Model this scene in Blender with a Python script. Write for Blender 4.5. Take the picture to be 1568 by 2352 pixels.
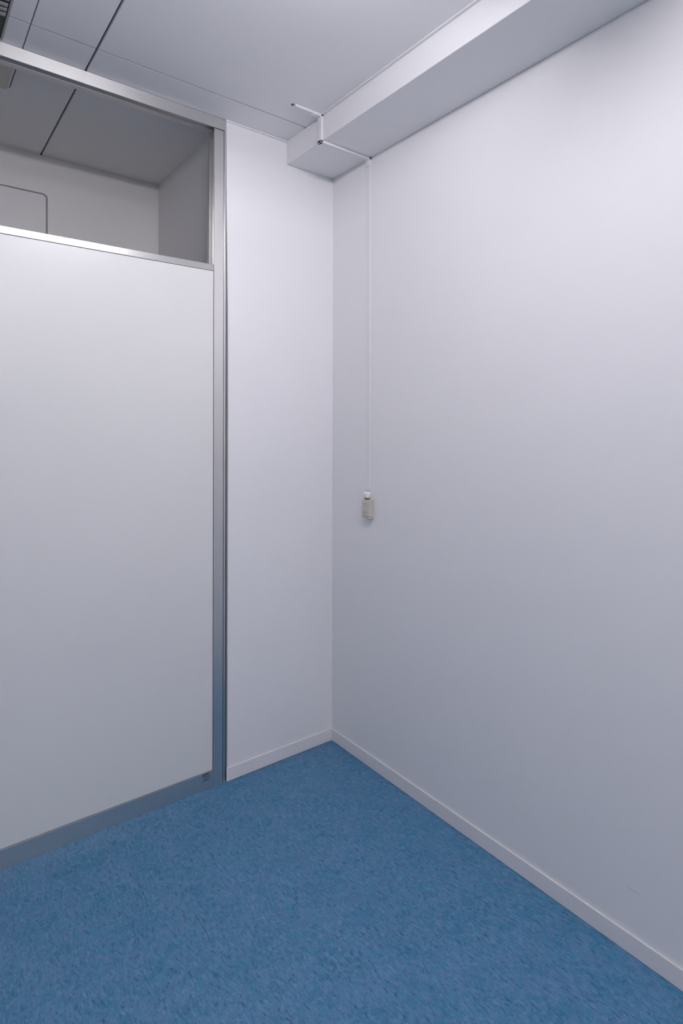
import bpy, bmesh, math
from mathutils import Matrix, Vector

S = bpy.context.scene
for o in list(bpy.data.objects):
    bpy.data.objects.remove(o)
C = S.collection

# ------------------------------------------------------------------ camera
F_PX, CY = 1346.5, 985.2                      # focal length and horizon row in the 1568x2352 frame
CAM = Vector((-1.6223, -2.2046, 1.45)); YAW, ROLL = 0.6497, 0.0020
cd = bpy.data.cameras.new('camera'); cam = bpy.data.objects.new('camera', cd); C.objects.link(cam)
cd.sensor_fit = 'AUTO'; cd.sensor_width = 36.0
cd.lens = F_PX / 2352 * 36.0
cd.shift_y = -(1176 - CY) / 2352
cd.clip_start = 0.02
cam.matrix_world = (Matrix.Translation(CAM) @ Matrix.Rotation(-YAW, 4, 'Z')
                    @ Matrix.Rotation(math.pi / 2, 4, 'X') @ Matrix.Rotation(ROLL, 4, 'Z'))
S.camera = cam
S.cycles.max_bounces = 8; S.cycles.adaptive_threshold = .03; S.cycles.use_light_tree = False

# ------------------------------------------------------------------ world, exposure
w = bpy.data.worlds.new('world'); S.world = w; w.use_nodes = True
w.node_tree.nodes['Background'].inputs[0].default_value = (0.5, 0.52, 0.6, 1)
w.node_tree.nodes['Background'].inputs[1].default_value = 0.05
S.view_settings.view_transform = 'Standard'; S.view_settings.look = 'None'
S.view_settings.gamma = 1; S.view_settings.use_curve_mapping = False
S.view_settings.exposure = 0.0
LIGHT_COL = (1.0, 0.960, 1.005)
TUBE = 108.0            # radiance of the fluorescent tubes

# ------------------------------------------------------------------ dimensions (metres)
H = 2.7181          # ceiling
ZB, WB = 2.6152, 0.2527   # underside and width of the beam
XL, YR = -3.0, -4.6       # wall left of and wall behind the camera
YF = 0.806                # far wall of the corridor behind the partition
J1, J2, YJ = -1.0888, -1.2873, -0.148

# ------------------------------------------------------------------ materials
def mat(name, col=(.8, .8, .8), rough=.5, metal=0., spec=.5, aniso=0., emit=None, strength=0.):
    m = bpy.data.materials.new(name); m.use_nodes = True
    b = m.node_tree.nodes['Principled BSDF']
    b.inputs['Base Color'].default_value = (*col, 1)
    b.inputs['Roughness'].default_value = rough
    b.inputs['Metallic'].default_value = metal
    b.inputs['Specular IOR Level'].default_value = spec
    if aniso: b.inputs['Anisotropic'].default_value = aniso
    if emit:
        b.inputs['Emission Color'].default_value = (*emit, 1)
        b.inputs['Emission Strength'].default_value = strength
    return m

def N(m, t, **kw):
    n = m.node_tree.nodes.new(t)
    for k, v in kw.items(): setattr(n, k, v)
    return n
def L(m, a, b): m.node_tree.links.new(a, b)

def coords(m, scale=(1, 1, 1), rotz=0.):
    tc = N(m, 'ShaderNodeTexCoord'); mp = N(m, 'ShaderNodeMapping')
    L(m, tc.outputs['Object'], mp.inputs['Vector'])
    mp.inputs['Scale'].default_value = scale; mp.inputs['Rotation'].default_value = (0, 0, rotz)
    return mp.outputs['Vector']

def noise(m, vec, scale, detail=3., rough=.55, dist=0.):
    n = N(m, 'ShaderNodeTexNoise'); L(m, vec, n.inputs['Vector'])
    n.inputs['Scale'].default_value = scale; n.inputs['Detail'].default_value = detail
    n.inputs['Roughness'].default_value = rough; n.inputs['Distortion'].default_value = dist
    return n.outputs['Fac']

def mrange(m, v, a, b, c, d):
    n = N(m, 'ShaderNodeMapRange'); L(m, v, n.inputs['Value'])
    for i, x in zip((1, 2, 3, 4), (a, b, c, d)): n.inputs[i].default_value = x
    return n.outputs['Result']

def mix(m, fac, a, b, mode='MIX'):
    n = N(m, 'ShaderNodeMix', data_type='RGBA', blend_type=mode)
    for sock, v in ((n.inputs['Factor'], fac), (n.inputs['A'], a), (n.inputs['B'], b)):
        if isinstance(v, (int, float)): sock.default_value = v
        elif isinstance(v, tuple): sock.default_value = (*v, 1)
        else: L(m, v, sock)
    return n.outputs['Result']

def math_(m, op, a, b=None, clamp=False):
    n = N(m, 'ShaderNodeMath', operation=op, use_clamp=clamp)
    for i, v in enumerate((a, b)):
        if v is None: continue
        if isinstance(v, (int, float)): n.inputs[i].default_value = v
        else: L(m, v, n.inputs[i])
    return n.outputs[0]

def segment_mask(m, a, b, width, axes=(0, 1)):
    """1 near the segment a-b (metres, in the two named axes), 0 away from it: a scratch"""
    tc = N(m, 'ShaderNodeTexCoord'); sp = N(m, 'ShaderNodeSeparateXYZ'); L(m, tc.outputs['Object'], sp.inputs[0])
    dx, dy = b[0] - a[0], b[1] - a[1]; ln = math.hypot(dx, dy); dx /= ln; dy /= ln
    px = math_(m, 'SUBTRACT', sp.outputs[axes[0]], a[0]); py = math_(m, 'SUBTRACT', sp.outputs[axes[1]], a[1])
    t = math_(m, 'ADD', math_(m, 'MULTIPLY', px, dx), math_(m, 'MULTIPLY', py, dy))
    s = math_(m, 'ABSOLUTE', math_(m, 'SUBTRACT', math_(m, 'MULTIPLY', px, dy), math_(m, 'MULTIPLY', py, dx)))
    on = mrange(m, s, width * .4, width, 1, 0)
    mid = math_(m, 'ABSOLUTE', math_(m, 'SUBTRACT', t, ln / 2))
    return math_(m, 'MULTIPLY', on, mrange(m, mid, ln * .3, ln * .5, 1, 0))

def paint(name, col, rough=.55, bump=.02, scuff=None):
    m = mat(name, col, rough, spec=.35)
    b = m.node_tree.nodes['Principled BSDF']
    v = coords(m)
    c = mix(m, mrange(m, noise(m, v, 2.2, 3), .3, .7, 0, 1), tuple(x * .985 for x in col), col)
    if scuff: c = mix(m, math_(m, 'MULTIPLY', scuff(m), .22), c, (.25, .3, .3))
    L(m, c, b.inputs['Base Color'])
    return m

WALL = (.86, .855, .87)
M_wall = paint('wall_paint', WALL)
M_wall_r = paint('wall_paint_scuffed', WALL, scuff=lambda m: segment_mask(m, (-1.385, .179), (-1.425, .175), .0025, (1, 2)))
M_ceil = paint('ceiling_board', (.92, .915, .92), .8, .05)
M_beam = paint('beam_paint', WALL, .6)
M_base = mat('baseboard_vinyl', (.82, .80, .81), .32)
M_trim = mat('trim_vinyl', (.86, .85, .87), .35)
M_void = mat('dark_void', (.16, .17, .18), .9)
M_hall = paint('corridor_paint', (.76, .755, .75), .6)
M_alu = mat('anodised_aluminium', (.71, .70, .69), .31, .95, aniso=.5)
M_alu_rail = mat('anodised_aluminium_rail', (.71, .70, .69), .36, .95, aniso=.75)     # drawn along x
_t = N(M_alu_rail, 'ShaderNodeTangent', direction_type='RADIAL', axis='X')
L(M_alu_rail, _t.outputs[0], M_alu_rail.node_tree.nodes['Principled BSDF'].inputs['Tangent'])
M_gap_shade = mat('aluminium_shadow_gap', (.10, .11, .12), .5, .6)  # dark colour stands in for the shade inside the frame gaps
M_panel = paint('partition_panel_white', (.78, .78, .775), .30, .006)
M_duct = mat('raceway_plastic', (.82, .815, .835), .5, spec=.35)
M_beige = mat('outlet_beige_plastic', (.60, .55, .47), .4)
M_slot = mat('outlet_slot_dark', (.10, .09, .08), .6)
M_cable = mat('cable_sheath_dark', (.035, .04, .04), .6)
M_print = mat('label_print', (.035, .05, .06), .6)
M_grille = mat('grille_enamel', (.42, .40, .40), .5)
M_grille_in = mat('grille_throat', (.07, .085, .08), .8)
M_cream = mat('lamp_cover_cream', (.66, .63, .56), .5)
M_house = mat('lamp_housing_white', (.8, .8, .8), .5)
M_door = paint('corridor_door_paint', (.74, .735, .74), .5, .01)
M_gasket = mat('door_gasket', (.30, .30, .32), .7)

# floor: blue marbled sheet flooring with short darker and lighter flecks
M_floor = mat('marbled_blue_flooring', (.06, .17, .34), .42, spec=.5)
def floor_nodes(m):
    b = m.node_tree.nodes['Principled BSDF']
    b.inputs['Specular IOR Level'].default_value = .5
    v = coords(m)
    c = mix(m, mrange(m, noise(m, v, 11, 4, .65), .36, .64, 0, 1), (.030, .160, .290), (.078, .190, .345))
    c = mix(m, mrange(m, noise(m, v, 46, 4, .7, 1.2), .46, .66, 0, .85), c, (.120, .230, .415))
    c = mix(m, mrange(m, noise(m, coords(m, (1, 1, 1), 1.1), 58, 3, .65, 1.0), .50, .68, 0, .8), c, (.022, .220, .345))
    for rz, sx, sy in ((.35, 150, 46), (1.95, 170, 44)):
        n = noise(m, coords(m, (sx, sy, 1), rz), 1.0, 3, .65, .8)
        c = mix(m, mrange(m, n, .57, .70, 0, .80), c, (.006, .062, .145))
        c = mix(m, mrange(m, n, .42, .30, 0, .55), c, (.155, .330, .520))
    c = mix(m, math_(m, 'MULTIPLY', segment_mask(m, (-.9084, -.525), (-.9096, -.675), .0025), .5), c, (.01, .05, .10))
    L(m, c, b.inputs['Base Color'])
    b.inputs['Roughness'].default_value = .45
floor_nodes(M_floor)

# ------------------------------------------------------------------ mesh helpers
def bx(bm, lo, hi, bev=0., seg=2):
    lo, hi = [min(a, b) for a, b in zip(lo, hi)], [max(a, b) for a, b in zip(lo, hi)]
    r = bmesh.ops.create_cube(bm, size=1.0)
    vs = r['verts']
    for v in vs:
        v.co = Vector([(lo[i] + hi[i]) / 2 + v.co[i] * (hi[i] - lo[i]) for i in range(3)])
    if bev:
        es = list({e for v in vs for e in v.link_edges})
        bmesh.ops.bevel(bm, geom=es, offset=bev, segments=seg, profile=.5, affect='EDGES')
    return bm

def B(*boxes, bev=0., seg=2):
    bm = bmesh.new()
    for lo, hi in boxes: bx(bm, lo, hi, bev, seg)
    return bm

def obj(name, bm, m, parent=None, smooth=False):
    me = bpy.data.meshes.new(name); bm.normal_update(); bm.to_mesh(me); bm.free()
    me.materials.append(m)
    if smooth:
        for p in me.polygons: p.use_smooth = True
    o = bpy.data.objects.new(name, me); C.objects.link(o)
    if parent is not None:
        o.parent = parent; o.matrix_parent_inverse = Matrix.Translation(-root_pos[parent.name])
    return o

root_pos = {}
def tag(o, label=None, cat=None, group=None, kind=None):
    for k, v in (('label', label), ('category', cat), ('group', group), ('kind', kind)):
        if v: o[k] = v
    return o
def thing(name, loc, label, cat, group=None):
    o = bpy.data.objects.new(name, None); C.objects.link(o); o.location = loc; o.empty_display_size = .05
    root_pos[o.name] = Vector(loc)
    return tag(o, label, cat, group)
def struct(name, bm, m, label, cat):
    o = obj(name, bm, m); root_pos[o.name] = Vector((0, 0, 0))
    return tag(o, label, cat, kind='structure')
def sub(name, bm, m, part):
    """a sub-part: child of a part"""
    root = part
    o = obj(name, bm, m); o.parent = part
    base = part.parent
    o.matrix_parent_inverse = Matrix.Identity(4)      # parts carry world coordinates, so their children do as well
    return o

def rounded_rect(x0, x1, z0, z1, r, n=6):
    """counter-clockwise outline in x, z; r = corner radius at the top corners, square at the bottom"""
    pts = [(x0, z0), (x1, z0)]
    for cx, cz, a0 in ((x1 - r, z1 - r, 0), (x0 + r, z1 - r, math.pi / 2)):
        for i in range(n + 1):
            a = a0 + math.pi / 2 * i / n
            pts.append((cx + r * math.cos(a), cz + r * math.sin(a)))
    return pts

def prism(outline, y0, y1):
    bm = bmesh.new()
    f = [bm.verts.new((x, y0, z)) for x, z in outline]; k = [bm.verts.new((x, y1, z)) for x, z in outline]
    bm.faces.new(f); bm.faces.new(k[::-1])
    for i in range(len(f)):
        j = (i + 1) % len(f); bm.faces.new((f[j], f[i], k[i], k[j]))
    bmesh.ops.recalc_face_normals(bm, faces=bm.faces)
    return bm

def ring(outer, inner, y0, y1):
    """a frame open at the bottom: strip between two outlines with the same number of points, the bottom edge left out"""
    bm = bmesh.new(); n = len(outer)
    A = [[bm.verts.new((x, y, z)) for x, z in o] for o in (outer, inner) for y in (y0, y1)]
    of, ob, inf, inb = A
    order = list(range(1, n)) + [0]
    for a, b in zip(order[:-1], order[1:]):
        bm.faces.new((of[a], of[b], inf[b], inf[a])); bm.faces.new((ob[b], ob[a], inb[a], inb[b]))
        bm.faces.new((of[b], of[a], ob[a], ob[b])); bm.faces.new((inf[a], inf[b], inb[b], inb[a]))
    for k in (order[0], order[-1]): bm.faces.new((of[k], inf[k], inb[k], ob[k]))
    bmesh.ops.recalc_face_normals(bm, faces=bm.faces)
    return bm

# ------------------------------------------------------------------ the setting
struct('floor', B(((XL - .1, YR - .1, -.05), (.1, YF + .1, 0))), M_floor,
       'blue marbled sheet flooring across the empty room', 'floor')
struct('wall_right', B(((0, YR, 0), (.1, YF + .1, H))), M_wall_r, 'large plain off-white wall on the right', 'wall')

# the short wall between partition and corner; its left edge is slightly out of plumb
bm = bmesh.new()
prof = [(0, -.5340), (.6, -.5337), (1.5, -.5335), (1.9, -.5352), (2.15, -.5385), (2.4, -.5425), (H, -.5443)]
cols = [[bm.verts.new((x, 0, z)) for z, x in prof], [bm.verts.new((0, 0, z)) for z, _ in prof],
        [bm.verts.new((0, YF, z)) for z, _ in prof], [bm.verts.new((-.535, YF, z)) for z, _ in prof],
        [bm.verts.new((-.535, .09, z)) for z, _ in prof]]
for i in range(5):
    a, b = cols[i], cols[(i + 1) % 5]
    for k in range(len(prof) - 1): bm.faces.new((a[k], b[k], b[k + 1], a[k + 1]))
bm.faces.new([c[-1] for c in cols]); bm.faces.new([c[0] for c in cols][::-1])
bmesh.ops.recalc_face_normals(bm, faces=bm.faces)
struct('wall_left', bm, M_wall, 'narrow white wall between aluminium post and room corner', 'wall')
struct('wall_side', B(((XL - .1, YR, 0), (XL, YF + .1, H))), M_wall, 'plain white wall left of the room, out of frame', 'wall')
struct('wall_rear', B(((XL - .1, YR - .1, 0), (.1, YR, H))), M_wall, 'plain white wall behind the viewpoint, out of frame', 'wall')
struct('wall_back', B(((XL, YF, 0), (0, YF + .1, H))), M_hall, 'dim grey corridor wall seen through the open transom', 'wall')

struct('beam', B(((-WB, YR, ZB), (0, 0, H)), bev=.002), M_beam,
       'shallow white ceiling beam running along the right wall', 'beam')

# ceiling: dark void behind boards that are separated by open joints
ceil = struct('ceiling', B(((XL - .1, YR - .1, H + .0121), (.1, YF + .1, H + .05))), M_void,
              'pale grey board ceiling with dark open joints', 'ceiling')
xs = [(XL, .0), (J2, .0032), (J1, .0078), (0, .0)]
ys = [(YR, .0), (-3.788, .003), (-1.968, .003), (YJ, .0050), (YF, .0)]
for i in range(len(xs) - 1):
    for j in range(len(ys) - 1):
        x0, x1 = xs[i][0] + xs[i][1] / 2, xs[i + 1][0] - xs[i + 1][1] / 2
        y0, y1 = ys[j][0] + ys[j][1] / 2, ys[j + 1][0] - ys[j + 1][1] / 2
        z1 = H + .012; yc = .2825
        if j == 3 and i == 0:      # short board beside the lamp cover; the next board wraps round it
            bm = B(((x0, y0, H), (x1, yc - .0015, z1)), bev=.0008, seg=1)
        elif j == 3 and i == 1:
            bm = B(((x0, y0, H), (x1, y1, z1)), ((XL, yc + .0015, H), (x0, y1, z1)))
        else:
            bm = B(((x0, y0, H), (x1, y1, z1)), bev=.0008, seg=1)
        obj('ceiling_panel', bm, M_ceil, ceil)

struct('baseboard_right', B(((-.006, YR, 0), (0, -.006, .056)), bev=.0022), M_base,
       'low white baseboard along the right wall', 'baseboard')
struct('baseboard_left', B(((-.5395, -.006, 0), (0, 0, .056)), bev=.0022), M_base,
       'short white baseboard between post and corner', 'baseboard')
struct('baseboard_side', B(((XL, YR, 0), (XL + .006, -.001, .056)), bev=.0022), M_base,
       'white baseboard along the wall left of the room', 'baseboard')
struct('baseboard_rear', B(((XL, YR, 0), (0, YR + .006, .056)), bev=.0022), M_base,
       'white baseboard along the wall behind the viewpoint', 'baseboard')
struct('trim_1', B(((-.548, -.007, H - .0075), (-WB, 0, H)), bev=.003, seg=3), M_trim,
       'thin white edging where narrow wall meets ceiling', 'trim')
struct('trim_2', B(((-WB - .011, YR, H - .0045), (-WB, -.279, H)), bev=.0015), M_trim,
       'thin white edging where beam meets ceiling', 'trim')

# corridor door in the far wall
door = struct('door_1', prism(rounded_rect(-1.958, -1.0685, .012, 2.5340, .016), YF - .004, YF), M_door,
              'flush grey door beyond the open transom, corner rounded', 'door')
obj('gasket', ring(rounded_rect(-1.9665, -1.060, 0, 2.5415, .022), rounded_rect(-1.959, -1.0675, 0, 2.5350, .016), YF - .0015, YF), M_gasket, door)
obj('door_frame', ring(rounded_rect(-1.992, -1.0365, 0, 2.571, .012), rounded_rect(-1.9655, -1.061, 0, 2.5405, .022), YF - .006, YF), M_hall, door)

# ------------------------------------------------------------------ glazed partition
PX0, PX1 = XL, -.5445
ZT, ZR0, ZR1, ZP = 2.6721, 2.0899, 2.1150, .0666
D = .057
part = thing('office_partition', (-1.6, .04, 0), 'white office partition in aluminium frame with open transom above', 'partition')
obj('top_rail', B(((PX0, 0, ZT), (PX1, .004, H - .0015)), ((PX0, .004, ZT + .014), (PX1, D, H - .0015)),
                  ((PX0, .030, ZT), (PX1, D, ZT + .014))), M_alu_rail, part)        # open channel below
POSTS = [(-.5970, -.5553), (-1.607, -1.565)]
for a, b in POSTS:                      # channel section: front plate, web, back lip
    obj('post', B(((a, 0, 0), (b, .004, ZT - .0038)), ((a + .013, .004, 0), (b, .043, ZT - .0038)),
                  ((a - .002, .043, 0), (b, D, ZT))), M_alu, part)
obj('edge_strip', B(((-.5523, .0012, 0), (PX1, D, ZT)), bev=.0006), M_alu, part)
obj('post_gap_shade', B(((-.5560, .012, .001), (-.5358, D - .004, ZT - .0005))), M_gap_shade, part)  # dark filler, widened so no corridor light leaks between post and wall
bays = [(-1.565, -.5970), (XL, -1.607)]
for a, b in bays:
    obj('base_rail', B(((a, .0004, 0), (b, D, ZP)), bev=.0008), M_alu, part)
    obj('transom_rail', B(((a + .0006, .0004, ZR0), (b - .0006, D, ZR1)), bev=.0015), M_alu_rail, part)
    obj('panel_core', B(((a, .010, ZP - .001), (b, D - .01, ZR0 + .001))), M_gap_shade, part)
    obj('white_panel', B(((a + .0014, .0022, ZP + .0012), (b - .0014, D - .003, ZR0 - .0014)), bev=.0008), M_panel, part)
# maker's label on the base rail, its small print not legible
lab = obj('maker_label', B(((-.6475, -.0001, .0265), (-.6065, .0006, .0655))), M_alu, part)
tag(lab, 'small grey label with dark print')
bm = bmesh.new()
def st(x0, z0, x1, z1, t=.0022):          # one printed stroke
    bx(bm, (min(x0, x1) - t / 2, -.00035, min(z0, z1) - t / 2), (max(x0, x1) + t / 2, -.0001, max(z0, z1) + t / 2))
st(-.640, .0620, -.615, .0620, .003); st(-.640, .0565, -.6425, .0605, .002); st(-.634, .0575, -.618, .0575, .002)
for x, z in ((-.6385, .0460), (-.6335, .0475), (-.6290, .0445), (-.6240, .0470), (-.6185, .0450), (-.6105, .0440)):
    st(x, z, x, .0525, .0022)
st(-.640, .0365, -.613, .0365, .0026); st(-.637, .0405, -.624, .0405, .0014)
sub('print', bm, M_print, lab)

# ------------------------------------------------------------------ cable raceway
YW = -.265; HW = .0115; T = .0105
rw = thing('cable_raceway', (0, YW, 1.15), 'thin white cable raceway from ceiling over beam down to outlet', 'cable raceway')
y0, y1 = YW - HW, YW + HW
obj('duct', B(((-.384, y0, H - T), (-WB - T, y1, H)), bev=.002), M_duct, rw)
obj('duct', B(((-WB - T, y0, ZB - T), (-WB, y1, H - T)), bev=.002), M_duct, rw)
obj('duct', B(((-WB, y0, ZB - T), (-T, y1, ZB)), bev=.002), M_duct, rw)
obj('duct', B(((-.0050, y0, 1.186), (0, y1, ZB - T)), bev=.002), M_duct, rw)
e = .0013
def elbow(corner, dirs):
    """a cover bent over two ducts: two short sleeves"""
    bm = bmesh.new()
    for lo, hi in dirs: bx(bm, lo, hi, .0025)
    return obj('elbow', bm, M_duct, rw)
elbow(0, [((-.300, y0 - e, H - T - e), (-WB - .0002, y1 + e, H)), ((-WB - T - e, y0 - e, H - .045), (-WB - .0002, y1 + e, H))])
elbow(0, [((-WB - T - e, y0 - e, ZB - T - e), (-WB, y1 + e, ZB + .030)), ((-WB - T - e, y0 - e, ZB - T - e), (-WB + .032, y1 + e, ZB))])
elbow(0, [((-.034, y0 - e, ZB - T - e), (0, y1 + e, ZB)), ((-T - e, y0 - e, ZB - .036), (0, y1 + e, ZB))])
bm = bmesh.new(); bmesh.ops.create_cone(bm, cap_ends=True, segments=16, radius1=.005, radius2=.005, depth=.004,
                                        matrix=Matrix.Translation((-.391, YW + .002, H - .0005)))
tag(obj('cable_hole', bm, M_cable, rw), 'dark cable hole in the ceiling board')
# rounded connector above the outlet
bm = B(((-.024, YW - .016, 1.1515), (0, YW + .015, 1.1800)), bev=.0085, seg=4)
obj('end_connector', bm, M_duct, rw, smooth=True)
tag(obj('cable', B(((-.019, YW - .009, 1.1445), (-.004, YW + .008, 1.1530)), bev=.003), M_cable, rw), 'dark cable sheath above the outlet')

# ------------------------------------------------------------------ surface outlet
OY0, OY1, OZ0, OZ1, OD = -.2978, -.2512, 1.0680, 1.1475, .027
ou = thing('wall_outlet', (0, (OY0 + OY1) / 2, OZ0), 'small beige surface-mounted double outlet on the right wall', 'outlet')
obj('base_plate', B(((-.006, OY0, OZ0), (0, OY1, OZ1)), bev=.001), M_beige, ou)
obj('cover', B(((-OD, OY0, OZ0 + .0075), (-.0055, OY1, OZ1)), bev=.0028, seg=3), M_beige, ou)
obj('lower_lip', B(((-OD + .0010, OY0 + .001, OZ0 + .0006), (-.0055, OY1 - .001, OZ0 + .0068)), bev=.0012), M_beige, ou)
ym = (OY0 + OY1) / 2 + .002
for zc in (OZ1 - .018, OZ0 + .026):
    so = obj('socket', B(((-OD - .0010, ym - .0145, zc - .0115), (-OD + .001, ym + .0145, zc + .0105)), bev=.0008, seg=1), M_beige, ou)
    for yy in (-.0055, .0055):
        sub('slot', B(((-OD - .0012, ym + yy - .0011, zc - .0035), (-OD + .0005, ym + yy + .0011, zc + .0045))), M_slot, so)

# ------------------------------------------------------------------ ceiling fittings
def slab_frame(x0, x1, y0_, y1_, z0, z1, wd):
    return B(((x0, y0_, z0), (x1, y0_ + wd, z1)), ((x0, y1_ - wd, z0), (x1, y1_, z1)),
             ((x0, y0_ + wd, z0), (x0 + wd, y1_ - wd, z1)), ((x1 - wd, y0_ + wd, z0), (x1, y1_ - wd, z1)))

gx0, gx1, gy0, gy1 = -1.640, -1.348, -.300, -.016
gr = thing('ceiling_vent', ((gx0 + gx1) / 2, (gy0 + gy1) / 2, H), 'dark slatted air vent in the ceiling above the partition', 'vent')
obj('throat', B(((gx0 + .01, gy0 + .01, H - .003), (gx1 - .003, gy1 - .003, H))), M_grille_in, gr)
obj('frame', slab_frame(gx0, gx1, gy0, gy1, H - .006, H - .0002, .006), M_grille, gr)
for k, (a, wd) in enumerate(((-.286, .020), (-.250, .020), (-.214, .014), (-.190, .014), (-.166, .016))):
    obj('slat', B(((gx0 + .006, a, H - .008), (gx1 - .010, a + wd, H - .003)), bev=.0015), M_grille, gr)

cv = thing('ceiling_light', (-1.45, .18, H), 'unlit cream ceiling light cover beyond the open transom', 'ceiling light')
obj('housing', B(((-1.62, .094, H - .008), (-1.2945, .281, H - .0002)), bev=.002), M_house, cv)
obj('cover', B(((-1.615, .097, H - .014), (-1.2975, .278, H - .0075)), bev=.002), M_cream, cv)

# inverted-V fluorescent battens screwed to the ceiling, all above or behind the frame
M_tube = mat('fluorescent_tube', (.9, .9, .9), .3, emit=LIGHT_COL, strength=TUBE)
def batten(x, y, lb):
    r = thing('fluorescent_batten', (x, y, H), lb, 'ceiling light', 'fluorescent battens')
    ln = .60
    bm = bmesh.new()
    sec = [(-.075, 0), (.075, 0), (.075, -.008), (.028, -.076), (-.028, -.076), (-.075, -.008)]
    ends = [[bm.verts.new((x + sx * ln / 2, y + a, H + z)) for a, z in sec] for sx in (-1, 1)]
    bm.faces.new(ends[0][::-1]); bm.faces.new(ends[1])
    for k in range(6):
        q = (k + 1) % 6; bm.faces.new((ends[0][k], ends[0][q], ends[1][q], ends[1][k]))
    bmesh.ops.recalc_face_normals(bm, faces=bm.faces)
    obj('body', bm, M_house, r)
    for sy in (-1, 1):
        bm = bmesh.new()
        bmesh.ops.create_cone(bm, cap_ends=True, segments=12, radius1=.0145, radius2=.0145, depth=ln - .05,
                              matrix=Matrix.Translation((x, y + sy * .072, H - .082)) @ Matrix.Rotation(math.pi / 2, 4, 'Y'))
        obj('tube', bm, M_tube, r, smooth=False)
        for sx in (-1, 1):
            xa = x + sx * (ln / 2 - .012)
            obj('lamp_holder', B(((xa - .011, y + sy * .072 - .018, H - .102), (xa + .011, y + sy * .072 + .018, H - .012)), bev=.004), M_house, r)
batten(-.93, -1.38, 'white fluorescent batten on the ceiling nearest the beam, above the frame')
batten(-1.10, -3.60, 'white fluorescent batten on the ceiling behind the viewpoint')
